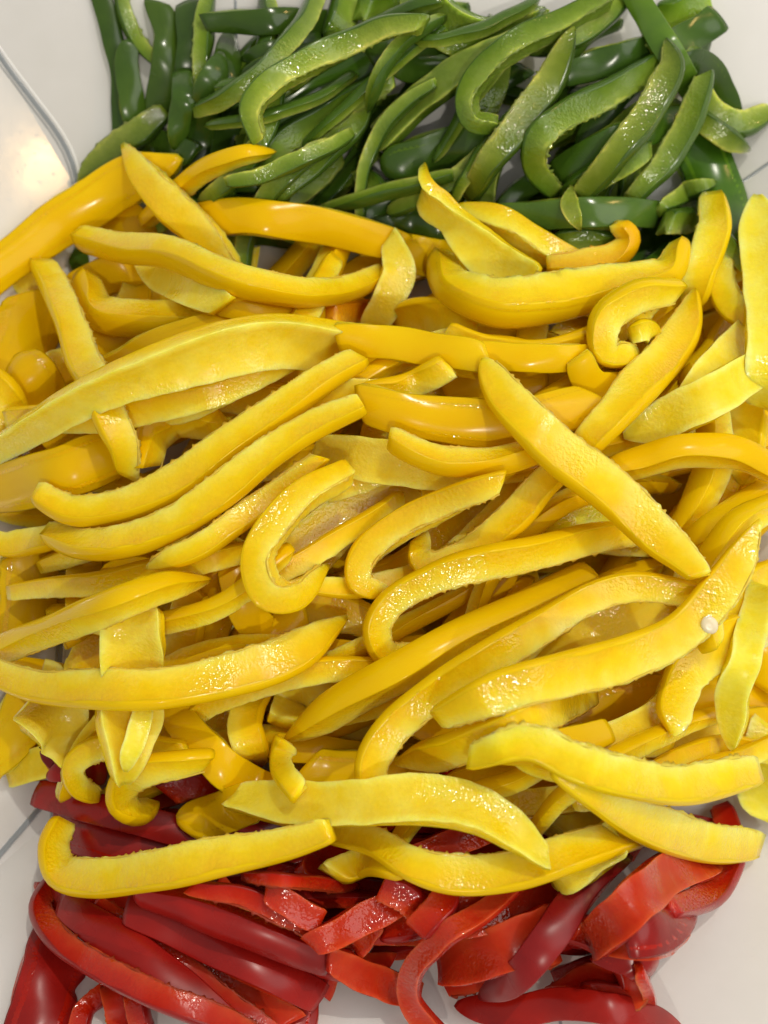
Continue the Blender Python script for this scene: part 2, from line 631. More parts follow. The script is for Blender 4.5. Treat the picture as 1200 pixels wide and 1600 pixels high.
    fz = np.interp(fine, idx, P[:, 2] + hz)
    fh = np.interp(fine, idx, hw)
    lx = np.interp(fine, idx, Lf[:, 0])
    ly = np.interp(fine, idx, Lf[:, 1])
    for o_ in np.linspace(-1, 1, 15):
        X = fx + lx * o_ * fh
        Y = fy + ly * o_ * fh
        i = np.clip(((X - GX0) / GRES + 0.5).astype(int), 0, GN - 1)
        j = np.clip(((Y - GX0) / GRES + 0.5).astype(int), 0, GN - 1)
        np.maximum.at(HF, (i, j), fz - 0.0012 * o_ * o_)
    # the body of flesh
    m_ = len(SEC)
    a = np.repeat(SEC[None, :, 0], n, 0) * 0.5
    b_ = np.repeat(SEC[None, :, 1], n, 0) * 0.5
    Lm = L * mpp * 1000.0                               # length in mm
    # torn, scalloped inner face
    inn = np.clip((-SEC[:, 0] - 0.55) / 0.4, 0, 1)
    nz1 = np.zeros((n, m_))
    for _ in range(6):
        f1 = rng.uniform(0.03, 0.17)
        nz1 += np.sin(2 * math.pi * f1 * Lm * s[:, None] + rng.uniform(0, 6.28) + SEC[None, :, 1] * rng.uniform(-1.6, 1.6)) * rng.uniform(0.3, 1)
    a = a + inn[None] * nz1 * (0.45 + 0.55 * np.sin(s * rng.uniform(3, 9) + rng.uniform(0, 6)))[:, None] * 0.011 * rag
    jag = rng.normal(0, 1, (n, m_))
    corner = inn * (np.abs(SEC[:, 1]) > 0.9)
    a = a + (inn[None] * 0.004 + corner[None] * 0.012) * jag * rag
    cutw = np.abs(SEC[:, 1]) > 0.9
    nz2 = np.zeros((n, m_))
    for _ in range(4):
        f1 = rng.uniform(0.03, 0.16)
        nz2 += np.sin(2 * math.pi * f1 * Lm * s[:, None] + rng.uniform(0, 6.28) + np.sign(SEC[None, :, 1]) * 1.3) * rng.uniform(0.3, 1)
    b_ = b_ + cutw[None] * nz2 * 0.007 * np.sign(SEC[None, :, 1])
    bend = rng.uniform(0.03, 0.05) + 0.10 * float(np.clip((w - 42) / 45.0, 0, 1))
    A = a * tt[:, None] - bend * (2 * b_) ** 2 * ww[:, None] + bend * 0.4 * ww[:, None]
    Bm = b_ * ww[:, None]
    sl = slant if slant is not None else (rng.uniform(-0.85, 0.85), rng.uniform(-0.85, 0.85))
    e0 = np.clip(1 - s * L / (1.2 * W), 0, 1) ** 1.5
    e1 = np.clip(1 - (1 - s) * L / (1.2 * W), 0, 1) ** 1.5
    sh = (sl[0] * e0 + sl[1] * e1)
    drv = (A if k0 in 'CM' else Bm)

    def place(A_, B_, drv_):
        return P[:, None, :] + N[:, None, :] * A_[..., None] + B[:, None, :] * B_[..., None] + T[:, None, :] * (drv_ * sh[:, None])[..., None]

    V3 = place(A, Bm, drv)
    cap0 = V3[0].mean(0) - T[0] * tt[0] * 0.06
    cap1 = V3[-1].mean(0) + T[-1] * tt[-1] * 0.06
    base = np.array([P[n // 2, 0], P[n // 2, 1], float(np.min(P[:, 2] - hz))])
    verts = np.vstack([V3.reshape(-1, 3), cap0[None], cap1[None]]) - base[None]
    nm = name or (colour + '_pepper_strip')
    root = bpy.data.objects.new(nm, None)
    root.empty_display_size = 0.01
    root.location = base
    COL.objects.link(root)
    tag(root, label, cat, group)
    o = mesh_obj('flesh', verts, tube_faces(n, m_), material or FLESH[colour], root)
    tone = np.where((SEC[:, 0] < -0.9) & (np.abs(SEC[:, 1]) < 0.85), 0.30, (SEC[:, 0] + 1) / 2)
    dep = np.concatenate([np.tile(tone, n), [0.35, 0.35]]).astype(np.float32)
    at = o.data.attributes.new('depth', 'FLOAT', 'POINT')
    at.data.foreach_set('value', dep)
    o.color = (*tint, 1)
    if has_skin:
        q = np.linspace(-1.0, 1.0, 9)
        q[1], q[-2] = -0.95, 0.95
        oa = 1.0 - 0.15 * q * q
        oa[0] = oa[-1] = 0.81
        mm = 0.00006
        ring_a = np.concatenate([0.5 * oa, 0.5 * (oa[::-1] - 0.80)])
        ring_b = np.concatenate([0.5 * q * 1.0, 0.5 * q[::-1] * 0.60])
        off = np.concatenate([np.full(9, mm), np.zeros(9)])
        bo = np.concatenate([np.sign(q) * (np.abs(q) > 0.99) * mm, np.zeros(9)])
        A2 = ring_a[None] * tt[:, None] + off[None] - bend * (2 * ring_b[None]) ** 2 * ww[:, None] + bend * 0.4 * ww[:, None]
        B2 = ring_b[None] * ww[:, None] * 1.0 + bo[None]
        d2 = A2 if k0 in 'CM' else B2
        V2 = place(A2, B2, d2)
        c0 = V2[0].mean(0)
        c1 = V2[-1].mean(0)
        v2 = np.vstack([V2.reshape(-1, 3), c0[None], c1[None]]) - base[None]
        so = mesh_obj('skin', v2, tube_faces(n, 18), SKIN[colour], root)
        so.color = (*(skin_tint or tint), 1)
    if k0 in 'CM' and L > 150 and film:
        # the torn film left along the inner edge of the cut
        sg = 1.0 if float(np.mean(np.sum(B * V, 1))) > 0 else -1.0
        fn = 3 * n
        fi = np.linspace(0.03 * (n - 1), 0.97 * (n - 1), fn)
        it_ = lambda M_: np.stack([np.interp(fi, idx, M_[:, c_]) for c_ in range(3)], 1)
        Pf, Nf, Bf = it_(P), it_(N), it_(B)
        tf, wf = np.interp(fi, idx, tt), np.interp(fi, idx, ww)
        sf = fi / (n - 1)
        ragn = sum(np.sin(2 * math.pi * f_ * Lm * sf + rng.uniform(0, 6.28)) for f_ in rng.uniform(0.04, 0.5, 7)) / 3.0 + rng.normal(0, 0.28, fn)
        out_w = np.clip(ragn - 0.15, -0.25, 1.3) * 3.2 * mpp * min(rag, 1.6)
        th_ = 0.00022
        cor = Pf - Nf * (tf * 0.478 + bend * 0.56 * wf)[:, None] + Bf * (sg * wf * 0.485)[:, None]
        tip = cor - Nf * (out_w + 0.0001)[:, None] - Bf * (sg * 0.0002)
        back = cor + Nf * 0.0005
        ring = np.stack([back, cor + Bf * sg * th_ * 0.5, tip, cor - Bf * sg * th_ * 2.0], 1)
        fv = np.vstack([ring.reshape(-1, 3), ring[0].mean(0)[None], ring[-1].mean(0)[None]]) - base[None]
        fo = mesh_obj('membrane', fv, tube_faces(fn, 4), FILM[colour], root)
        fo.color = (*tint, 1)
    if pith:
        # a shred of pale pith hanging on along the inner face: (from, to, width)
        f0, f1, pw = pith
        i0, i1 = int(f0 * (n - 1)), int(f1 * (n - 1))
        if i1 - i0 > 3:
            ii = np.arange(i0, i1 + 1)
            env = np.sin(np.linspace(0.12, math.pi - 0.12, len(ii)))
            pr = np.array([(-0.05, -1), (-0.30, -0.6), (-0.22, -0.25), (-0.42, 0.05), (-0.25, 0.4), (-0.32, 0.7), (-0.05, 1), (0.25, 0.6), (0.25, -0.6)])
            rag_n = 1 + rng.normal(0, 0.10, (len(ii), len(pr)))
            half = pw * mpp * 0.5
            PV = (P[ii] - N[ii] * (tt[ii] * 0.47)[:, None])[:, None, :] + N[ii][:, None, :] * (pr[None, :, 0] * half * 0.9 * rag_n * env[:, None])[..., None] + B[ii][:, None, :] * (pr[None, :, 1] * rag_n * np.minimum(ww[ii] * 0.52, half * 1.6)[:, None] * env[:, None])[..., None]
            pv = np.vstack([PV.reshape(-1, 3), PV[0].mean(0)[None], PV[-1].mean(0)[None]]) - base[None]
            po = mesh_obj('pith', pv, tube_faces(len(ii), len(pr)), PITH, root)
            po.color = (*pith_tint, 1)
    return root


PLACES = {
    'yellow': [(110, 470, 'the pale hanging strip'), (240, 560, 'the broad glistening slice'), (480, 470, 'the long wavy strip'), (650, 480, 'the small sparkling piece'),
               (820, 480, 'the wide wavy slice'), (980, 530, 'the curled ring'), (1110, 560, 'the bright diagonal'), (120, 720, 'the wide skin strip'),
               (290, 720, 'the two long parallel strips'), (450, 870, 'the big hooked slice'), (600, 640, 'the level glossy strip'), (740, 680, 'the amber level slice'),
               (900, 740, 'the large crossing strip'), (1080, 720, 'the smooth strip at the edge'), (700, 850, 'the notched slice'), (1100, 850, 'the broad orange slice'),
               (100, 900, 'the three upright dull slices'), (280, 960, 'the tapered pointed strip'), (300, 1070, 'the long level strip'), (620, 980, 'the large sparkling hook'),
               (850, 940, 'the longest slice'), (980, 1030, 'the diagonal with the seed'), (560, 1110, 'the smooth long slice'), (1050, 1150, 'the wide smooth skin slice'),
               (200, 1150, 'the broad tapering slice'), (420, 1180, 'the rounded hanging slice'), (760, 1180, 'the strip below the seed')],
    'green': [(300, 150, 'the upright green cluster'), (450, 130, 'the bright hooked slice'), (500, 240, 'the scalloped green strip'), (680, 120, 'the glistening strip'),
              (680, 240, 'the dark glossy piece'), (620, 330, 'the dark arched slice'), (790, 130, 'the U-shaped strip'), (800, 250, 'the olive pointed slice'),
              (900, 200, 'the bent scalloped slice'), (1000, 200, 'the sweeping slices'), (900, 340, 'the level blue-green strip'), (1050, 330, 'the small pointed green slice')],
    'red': [(180, 1270, 'the maroon strip with the highlight'), (300, 1340, 'the long yellow hook'), (420, 1290, 'the lens-shaped yellow slice'), (600, 1350, 'the small yellow slice'),
            (420, 1460, 'the blunt maroon-edged slice'), (620, 1430, 'the squared red slice'), (740, 1450, 'the glistening red strip'), (880, 1380, 'the yellow stub'),
            (960, 1430, 'the salmon slice'), (820, 1300, 'the lower rim strip'), (250, 1480, 'the red loop'), (640, 1530, 'the ragged red slice'), (860, 1480, 'the maroon pointed strip')],
}
FACE = {'C': 'cut side up', 'K': 'skin side up', 'M': 'turned on edge', 'I': 'inner side up'}


FILLED = {}


def fill(colour, n, box, ang, lens, wid, how, group, seed, tint, kinds=('CL', 'CR', 'ML', 'MR', 'K', 'I')):
    """the slices one glimpses between the others"""
    rng = random.Random(seed)
    for i in range(n):
        u_, v_ = (0.5 + (i + 1) * 0.7548777) % 1.0, (0.5 + (i + 1) * 0.5698403) % 1.0      # evenly spread over the heap
        cx_, cy_ = box[0] + u_ * (box[2] - box[0]), box[1] + v_ * (box[3] - box[1])
        deg = rng.uniform(*ang)
        a_ = math.radians(deg)
        L_ = rng.uniform(*lens)
        cur = rng.uniform(-0.9, 0.9)
        pp = []
        for k in range(6):
            q = (k / 5 - 0.5)
            th = a_ + cur * q
            pp.append((cx_ + L_ * q * math.cos(th), cy_ - L_ * q * math.sin(th)))
        kd = rng.choice(kinds)
        W_ = rng.uniform(*wid)
        lie = 'level' if abs(deg) < 18 else ('slanting' if abs(deg) < 42 else 'steep')
        near = min(PLACES[colour], key=lambda q: (q[0] - cx_) ** 2 + (q[1] - cy_) ** 2)[2]
        lab = f'{how} {lie} {colour} strip, {FACE[kd[0]]}, {"curved" if abs(cur) > 0.45 else "straight"}, under {near}'
        FILLED.setdefault((group, lab), []).append((cy_, strip(colour, kd, W_, pp, lab, group, ends=rng.choice(['bb', 'pb', 'rb', 'br']), seed=seed + i, tint=tint, lift=(0, 0), film=False)))


GG, GY, GR = 'green pepper strips', 'yellow pepper strips', 'red pepper strips'
GLAB = 'buried'
YLAB = 'buried'
YLAB2 = 'thin wedged'
RLAB = 'buried'
fill('green', 32, (330, 90, 1040, 400), (0, 75), (220, 360), (32, 46), GLAB, 'green strips buried in the heap', 100, (0.85, 0.9, 0.8))
fill('red', 22, (170, 1230, 1000, 1480), (-35, 35), (220, 340), (36, 50), RLAB, 'red strips buried in the heap', 300, (0.9, 0.9, 0.9))
fill('yellow', 90, (110, 460, 1110, 1180), (-15, 60), (320, 460), (46, 64), YLAB, 'yellow strips buried in the heap', 500, (0.97, 0.93, 0.9))

# ------------------------------------------------------------------ green slices


def g(kind, W, pts, label, **k):
    strip('green', kind, W, pts, label, GG, **k)


def y(kind, W, pts, label, **k):
    strip('yellow', kind, W, pts, label, GY, **k)


def r(kind, W, pts, label, **k):
    strip('red', kind, W, pts, label, GR, **k)


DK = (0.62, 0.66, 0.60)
PALE = (1.35, 1.25, 1.2)
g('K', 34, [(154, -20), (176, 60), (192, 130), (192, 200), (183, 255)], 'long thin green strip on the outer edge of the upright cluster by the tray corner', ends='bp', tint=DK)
g('CR', 24, [(182, -25), (194, 20), (212, 60), (242, 92), (262, 105)], 'slender curved green strip arching between two upright green slices', ends='bb')
g('K', 38, [(206, 62), (198, 95), (203, 140), (213, 205)], 'short upright green slice with a rounded top beside the tray wall', ends='rb', tint=(0.9, 0.9, 0.85))
g('K', 46, [(246, 4), (262, 58), (258, 120), (243, 182)], 'upright green slice with a dark squared top and paler lower half', ends='bb', tint=(0.95, 0.9, 0.8))
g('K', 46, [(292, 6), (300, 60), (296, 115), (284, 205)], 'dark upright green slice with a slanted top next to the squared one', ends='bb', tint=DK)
g('CL', 28, [(328, -20), (320, 50), (312, 120), (306, 160)], 'pale upright green sliver crossing behind the horizontal dark strip', ends='bb')
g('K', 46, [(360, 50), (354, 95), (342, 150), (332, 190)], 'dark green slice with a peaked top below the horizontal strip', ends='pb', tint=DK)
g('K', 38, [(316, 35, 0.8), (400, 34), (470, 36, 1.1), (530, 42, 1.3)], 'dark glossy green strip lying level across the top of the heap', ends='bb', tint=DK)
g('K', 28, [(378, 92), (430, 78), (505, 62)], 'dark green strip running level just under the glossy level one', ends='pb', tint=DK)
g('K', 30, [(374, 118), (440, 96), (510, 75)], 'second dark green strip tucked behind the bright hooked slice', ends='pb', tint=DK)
g('K', 48, [(346, 84), (324, 150), (313, 220), (304, 285)], 'broad dark green slice standing in the middle of the upright cluster', ends='pb', tint=(0.75, 0.8, 0.72))
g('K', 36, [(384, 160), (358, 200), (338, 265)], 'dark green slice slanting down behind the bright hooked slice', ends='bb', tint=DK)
g('CL', 36, [(338, 142), (375, 138), (418, 126)], 'short pale green stub with a rounded end touching the hooked slice', ends='rb')
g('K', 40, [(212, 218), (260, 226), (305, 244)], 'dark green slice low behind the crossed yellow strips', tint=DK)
g('K', 36, [(284, 112), (286, 165), (270, 232)], 'dark green strip with a bright wet highlight in the upright cluster', ends='bp', tint=(0.8, 0.85, 0.8))
g('CR', 44, [(122, 290), (172, 240), (222, 204), (258, 176)], 'pale green strip slanting up from the tray corner behind yellow slices', ends='pb', tint=(0.85, 0.8, 0.8))
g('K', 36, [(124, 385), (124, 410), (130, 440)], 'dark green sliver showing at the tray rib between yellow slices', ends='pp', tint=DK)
g('CL', 30, [(344, 262), (354, 290), (360, 325)], 'short pale green stub behind the arched yellow strip', ends='rb')
g('K', 40, [(420, 235), (440, 270), (430, 320)], 'dark green slice in the gap beside two pale diagonal slices', tint=DK)
g('K', 46, [(400, 200), (470, 165), (540, 122), (605, 88)], 'dark green skin strip running along under the bright hooked slice', tint=(0.8, 0.95, 0.7))
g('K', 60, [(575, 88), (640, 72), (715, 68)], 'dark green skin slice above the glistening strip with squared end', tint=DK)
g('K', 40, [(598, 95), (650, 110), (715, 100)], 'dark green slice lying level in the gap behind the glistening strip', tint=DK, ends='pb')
g('CL', 46, [(405, 295), (410, 262), (440, 222), (500, 185), (560, 150), (615, 122)], 'mid green curved strip with a scalloped edge below the hooked slice', ends='rb', tint=(0.8, 0.85, 0.8), rag=1.5)
g('CR', 42, [(412, 322), (468, 275), (520, 230), (560, 192), (582, 160)], 'light green straight strip tapering to a point next to the scalloped one', ends='bp')
g('K', 60, [(548, 340), (600, 312), (660, 304), (710, 325)], 'dark green arched slice low in the heap above the yellow skin strip', tint=(0.75, 0.9, 0.6))
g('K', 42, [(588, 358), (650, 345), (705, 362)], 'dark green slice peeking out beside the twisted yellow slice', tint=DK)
g('CL', 30, [(562, 268), (585, 285), (600, 310)], 'small green offcut in the dark gap at the centre of the heap', tint=(0.7, 0.75, 0.6))
g('CL', 50, [(524, 62), (533, 28), (548, -18)], 'light green slice rising at the end of the glossy level strip', ends='bb', tint=(0.95, 1.0, 0.9))
g('CL', 40, [(565, 14), (620, 6), (672, -12)], 'green slice at the very top behind the bright hooked one', tint=(0.8, 0.9, 0.7))
g('I', 66, [(640, -25), (700, 40), (765, 62), (850, 38)], 'broad green slice with fibrous inner ribs at the top of the heap', tint=(0.75, 0.85, 0.6), tilt=20)
g('K', 66, [(598, 268), (650, 250), (710, 228), (770, 206)], 'dark glossy green piece with window highlight above the twisted yellow slice', ends='rb', tint=(0.7, 0.75, 0.7), t=34)
g('I', 46, [(588, 218, 1.2), (612, 198, 1.1), (650, 165), (705, 122), (765, 88), (835, 55)], 'green strip with glistening inner face and a squared pale end', tilt=-15, tint=(0.75, 0.8, 0.75), t=34)
fill('green', 18, (400, 30, 1040, 330), (15, 65), (180, 300), (24, 36), 'slim', 'slim green strips in the green heap', 1500, (1, 1, 1), ('CL', 'CR', 'ML', 'MR', 'CR'))
g('K', 44, [(880, 118), (940, 100), (1025, 72)], 'dark green skin strip with bluish highlights behind the two long curved slices', tint=(0.8, 0.85, 0.9))
g('K', 50, [(870, 272), (950, 226), (1060, 188)], 'dark green strip under the long sweeping slices', tint=(0.85, 0.95, 0.7))
g('CL', 46, [(880, 305), (940, 270), (1010, 235)], 'dim green strip lying below the scalloped curved slice', tint=(0.7, 0.8, 0.6))
g('CL', 42, [(772, 196), (738, 188), (729, 152), (752, 108), (808, 68), (870, 38), (950, -4)], 'green U-shaped strip curling round with a wet inner face', tilt=-28, tint=(0.8, 0.85, 0.75), ends='bb', w=32)
g('CR', 52, [(735, 305), (768, 252), (818, 182), (864, 122), (896, 48)], 'long olive green diagonal slice ending in a point beside the U-shaped strip', ends='bp', tint=(0.95, 0.85, 0.85))
g('CL', 50, [(866, 302), (838, 262), (840, 216), (882, 180), (942, 150), (988, 124), (1030, 98)], 'green bent slice with deep scallops along its inner edge', tilt=4, rag=2.2, tint=(0.85, 0.9, 0.75))
g('CL', 58, [(1028, 34), (1062, 20), (1100, -10)], 'bright lime green piece catching light at the top of the heap', tint=(1.15, 1.25, 0.9))
g('K', 46, [(1030, 84), (1078, 57), (1120, 30)], 'dark green square-ended strip jutting out over the bare plastic', tint=(0.85, 0.9, 0.85), ends='bb')
g('K', 40, [(982, -25), (1018, 38), (1054, 95), (1090, 158)], 'smooth flat bright green strap running down from the top of the heap', tint=(1.5, 1.5, 1.1))
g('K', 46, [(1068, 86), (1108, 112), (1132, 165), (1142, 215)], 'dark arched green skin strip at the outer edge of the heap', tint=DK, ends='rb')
g('CR', 42, [(1098, 148), (1122, 180), (1158, 196), (1200, 176)], 'pale green curved tail reaching out onto the bare plastic', ends='bb', tint=(1.15, 1.1, 1.1))
g('K', 80, [(1078, 210), (1108, 268), (1134, 330), (1162, 410)], 'large dark green slice hanging down to a tapered tip at the heap edge', ends='bp', tint=(0.95, 1.15, 0.7), roll=[70, 60, 50])
g('CL', 28, [(1128, 362), (1150, 395), (1188, 432)], 'pale green pointed sliver below the large dark hanging slice', ends='bp')
g('CL', 36, [(1082, 172), (1120, 205), (1168, 232)], 'pale green spike poking out under the arched dark strip', ends='bp', tint=(1.0, 0.95, 0.9))
g('CR', 50, [(912, 305), (955, 252), (1000, 196), (1034, 142), (1050, 100), (1040, 62)], 'long olive green sweeping slice with a cut tip over the flat strap', ends='bp', tint=(0.95, 0.88, 0.8))
g('CR', 44, [(982, 318), (1030, 266), (1066, 214), (1090, 160), (1100, 116)], 'bright green sweeping slice with a squared tip parallel to the olive one', ends='bb')
g('K', 62, [(966, 434), (1010, 396), (1048, 348)], 'dark glossy green piece behind the small orange-yellow curl', tint=(0.85, 0.95, 0.85))
g('K', 52, [(1006, 438), (1058, 398), (1090, 376)], 'dark green slice next to the pale upright yellow one', tint=(0.9, 1.0, 0.7))
g('CL', 42, [(862, 378), (900, 374), (955, 380)], 'pale green stub under the leaf-like shred', ends='rb', tint=(0.85, 0.85, 0.8))
g('K', 48, [(780, 338), (860, 336), (940, 332), (1042, 334)], 'level blue-green skin strip with a torn end above yellow slices', tint=(1.3, 1.25, 1.4), ends='bb')
g('CR', 32, [(1032, 328), (1075, 300), (1114, 286)], 'small green slice with a pointed end lying over the level strip end', ends='bp')
g('CL', 40, [(1040, 348), (1064, 344), (1088, 340)], 'small pale green chunk beneath the pointed small slice', ends='bb')
g('I', 26, [(893, 288, 0.5), (890, 318, 1.2), (898, 340), (908, 362, 0.4)], 'thin leaf-like curled green shred standing on the level strip', t=7, has_skin=False, tint=(1.1, 1.0, 0.9), ends='pp')
g('CL', 44, [(404, 220, 0.85), (393, 172), (424, 128), (480, 98), (540, 68), (600, 44), (662, 36)], 'bright pale green hooked slice arching over the dark green heap', tilt=-14, tint=(1.35, 1.25, 1.15), ends='bb', w=32)

# ------------------------------------------------------------------ red slices
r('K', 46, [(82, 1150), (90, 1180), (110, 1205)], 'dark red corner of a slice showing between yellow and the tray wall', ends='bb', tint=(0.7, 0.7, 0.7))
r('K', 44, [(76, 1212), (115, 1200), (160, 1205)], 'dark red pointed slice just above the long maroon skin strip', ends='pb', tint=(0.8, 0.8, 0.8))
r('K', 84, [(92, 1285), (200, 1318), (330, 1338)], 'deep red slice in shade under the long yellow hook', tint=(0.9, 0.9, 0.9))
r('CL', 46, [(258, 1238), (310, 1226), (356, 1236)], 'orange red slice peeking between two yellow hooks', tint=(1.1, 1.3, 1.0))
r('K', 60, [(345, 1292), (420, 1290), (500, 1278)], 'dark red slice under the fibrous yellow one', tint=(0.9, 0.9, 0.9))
r('K', 50, [(58, 1238), (140, 1260), (230, 1285), (325, 1312)], 'maroon skin strip with a bright highlight lying above the yellow hook', ends='bp')
fill('red', 12, (440, 1380, 980, 1500), (-30, 45), (280, 380), (34, 46), 'slim', 'slim red strips in the red heap', 1300, (1, 1, 1), ('CL', 'CR', 'ML', 'MR', 'CR'))
r('CL', 46, [(870, 1525), (950, 1508), (1008, 1468)], 'red strip beside the pointed red slice, low in the heap')
r('CR', 42, [(850, 1565), (925, 1528), (1000, 1532)], 'red strip low behind the orange red hook')
fill('red', 12, (620, 1230, 1060, 1340), (-20, 40), (230, 340), (36, 50), 'covered', 'red strips under the lower yellow rim', 2100, (0.95, 0.9, 0.9))
r('K', 96, [(98, 1465), (76, 1540), (52, 1625)], 'broad dark red slice running down towards the tray edge', tint=(0.9, 0.9, 0.9))
r('CR', 32, [(122, 1620), (134, 1576), (165, 1552)], 'thin bent red strip in the gap below the long red loop', ends='bb')
r('CL', 38, [(178, 1545), (185, 1580), (190, 1625)], 'short upright red strip beside the thin bent one')
r('CL', 34, [(212, 1560), (220, 1590), (232, 1625)], 'small red strip end beyond the upright short one')
r('K', 80, [(410, 1545), (458, 1572), (440, 1625)], 'rounded red slice curving below the blunt maroon-edged slice', ends='rb', tint=(1.2, 1.4, 1.0))
r('I', 57, [(150, 1395), (258, 1458), (350, 1528), (455, 1598)], 'long bright red slice lying between two maroon skins')
r('CR', 40, [(150, 1412), (235, 1470), (330, 1545), (425, 1615)], 'narrow bright red strip between two long maroon skin strips')
r('K', 58, [(96, 1412), (180, 1468), (270, 1535), (380, 1622)], 'long maroon skin strip slanting down along the red loop', ends='bb')
r('K', 56, [(200, 1420), (300, 1462), (400, 1512), (500, 1560)], 'maroon skin strip lying just below the blunt red slice', ends='bb')
r('MR', 84, [(222, 1392), (330, 1424), (430, 1464), (518, 1504)], 'large blunt red slice with maroon skin along its lower side', ends='bb', tilt=50)
r('CL', 38, [(300, 1385), (390, 1405), (470, 1440), (520, 1478)], 'red strip running above the blunt maroon-edged slice')
r('CR', 44, [(78, 1378), (63, 1418), (85, 1460), (140, 1502), (220, 1545), (310, 1582), (410, 1618)], 'long red loop strip curling round at the lower tray corner', tint=(1.0, 1.1, 1.0))
r('I', 49, [(478, 1375), (510, 1332), (548, 1308)], 'red slice under the join of two yellow hooks')
r('I', 41, [(418, 1388), (468, 1424), (500, 1440)], 'red slice beside the blunt maroon-edged one')
r('CR', 40, [(600, 1460), (680, 1440), (760, 1400)], 'bright red strip crossing behind the glistening pink-edged one')
r('CL', 44, [(700, 1545), (790, 1510), (870, 1490)], 'narrow red strip lying under the maroon pointed strip')
r('I', 49, [(514, 1498), (580, 1530), (655, 1556)], 'red slice with a ragged lower edge over the bare plastic', rag=2.0)
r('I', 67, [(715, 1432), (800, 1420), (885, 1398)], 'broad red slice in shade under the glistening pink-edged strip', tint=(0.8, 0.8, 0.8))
r('I', 73, [(690, 1505), (762, 1492), (855, 1450)], 'wide flat red slice behind the maroon pointed strip', tint=(0.95, 0.9, 0.9))
r('I', 33, [(556, 1484), (592, 1438)], 'short pale red slice in the hollow of the red heap', tint=(1.0, 1.2, 1.1))
r('I', 49, [(488, 1478), (560, 1440), (622, 1410), (668, 1382)], 'red slice with a squared end rising towards the yellow heap')
r('CL', 26, [(385, 1368), (470, 1378), (558, 1382)], 'thin bright red strip lying level under the yellow hook', ends='bp', tint=(1.05, 1.15, 1.1))
r('CL', 50, [(600, 1384), (636, 1402), (662, 1426)], 'blunt red slice end with an orange cut face', tint=(1.05, 1.15, 1.1), ends='bb')
r('CL', 50, [(702, 1372), (690, 1415), (655, 1452)], 'red slice end with a pale tip next to the glistening strip', tint=(1.05, 1.15, 1.1), ends='bb')
r('CR', 48, [(880, 1455), (940, 1475), (982, 1512), (988, 1555), (915, 1550)], 'orange red hooked strip folding back at its lower end', tint=(1.1, 1.4, 1.0))
r('K', 66, [(955, 1480), (996, 1500), (1012, 1524)], 'small maroon skin lump under the pointed red slice', ends='br')
r('CL', 22, [(998, 1515), (1014, 1558), (1020, 1600)], 'thin pale orange sliver hanging beside the hooked strip', tint=(1.2, 2.0, 1.6), has_skin=False)
r('K', 48, [(712, 1568), (800, 1580), (880, 1568), (960, 1580), (1066, 1608)], 'wavy red strip running along the bottom over bare plastic', ends='pp', tint=(1.1, 1.2, 1.0))
r('I', 48, [(945, 1468), (1000, 1474), (1054, 1478)], 'red slice with a sharp point over the bare plastic', ends='bp', tint=(1.0, 1.1, 1.0))
r('K', 92, [(975, 1452), (1028, 1440), (1062, 1396)], 'rounded maroon skin piece next to the red ring strip', ends='br', t=30)
r('CL', 50, [(1128, 1262), (1142, 1320), (1130, 1372), (1098, 1404), (1045, 1422)], 'red ring-shaped strip curving out over the white plastic', tint=(1.0, 0.9, 0.9))
r('I', 67, [(925, 1475), (980, 1420), (1040, 1366), (1105, 1342)], 'broad salmon red slice showing its pale inner ridge', tint=(1.0, 1.15, 1.1), roll=[-120, -75, -100])
r('K', 54, [(752, 1558), (808, 1526), (858, 1462), (915, 1384), (968, 1330)], 'long maroon skin strip tapering to a point over bright red', ends='pb', tint=(0.9, 1.0, 1.4))
r('I', 36, [(806, 1384), (742, 1434), (682, 1474), (646, 1514), (640, 1562), (684, 1618, 1.4)], 'curved red strip with a glistening pink upper length', tint=(1.0, 1.2, 1.3), tilt=25)

# ------------------------------------------------------------------ yellow slices
OR = (1.0, 0.86, 0.7)
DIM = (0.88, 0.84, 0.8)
LEM = (1.0, 1.12, 1.6)
# low, shaded slices first
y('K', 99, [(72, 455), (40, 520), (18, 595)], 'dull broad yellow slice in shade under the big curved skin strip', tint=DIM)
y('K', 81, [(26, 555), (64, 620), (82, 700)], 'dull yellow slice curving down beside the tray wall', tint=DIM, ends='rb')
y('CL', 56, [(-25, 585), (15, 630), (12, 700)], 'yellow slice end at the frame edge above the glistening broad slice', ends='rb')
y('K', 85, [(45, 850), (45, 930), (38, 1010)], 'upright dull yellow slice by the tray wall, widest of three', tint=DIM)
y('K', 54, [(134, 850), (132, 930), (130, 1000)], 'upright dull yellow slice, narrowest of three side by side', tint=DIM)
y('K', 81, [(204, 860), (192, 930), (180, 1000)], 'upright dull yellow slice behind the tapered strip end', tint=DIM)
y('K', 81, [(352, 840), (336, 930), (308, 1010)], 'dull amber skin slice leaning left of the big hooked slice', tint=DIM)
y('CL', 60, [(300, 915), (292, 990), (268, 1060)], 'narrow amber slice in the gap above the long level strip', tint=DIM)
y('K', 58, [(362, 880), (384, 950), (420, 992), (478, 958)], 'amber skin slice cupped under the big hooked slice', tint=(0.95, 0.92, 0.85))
y('K', 72, [(-25, 1190), (25, 1142), (52, 1085)], 'yellow slice with a rounded belly hanging over the tray wall', ends='bb')
y('I', 103, [(58, 1085), (98, 1130), (116, 1195)], 'dull pale yellow flap ending in a point above the red', ends='bp', tint=(0.9, 0.88, 0.9), t=22)
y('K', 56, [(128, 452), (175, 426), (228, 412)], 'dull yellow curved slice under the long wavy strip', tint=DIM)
y('MR', 74, [(132, 436), (150, 484), (220, 502), (300, 498), (375, 480)], 'yellow slice bent like a smile beside the pale tapering strip', tint=(0.93, 0.9, 0.85))
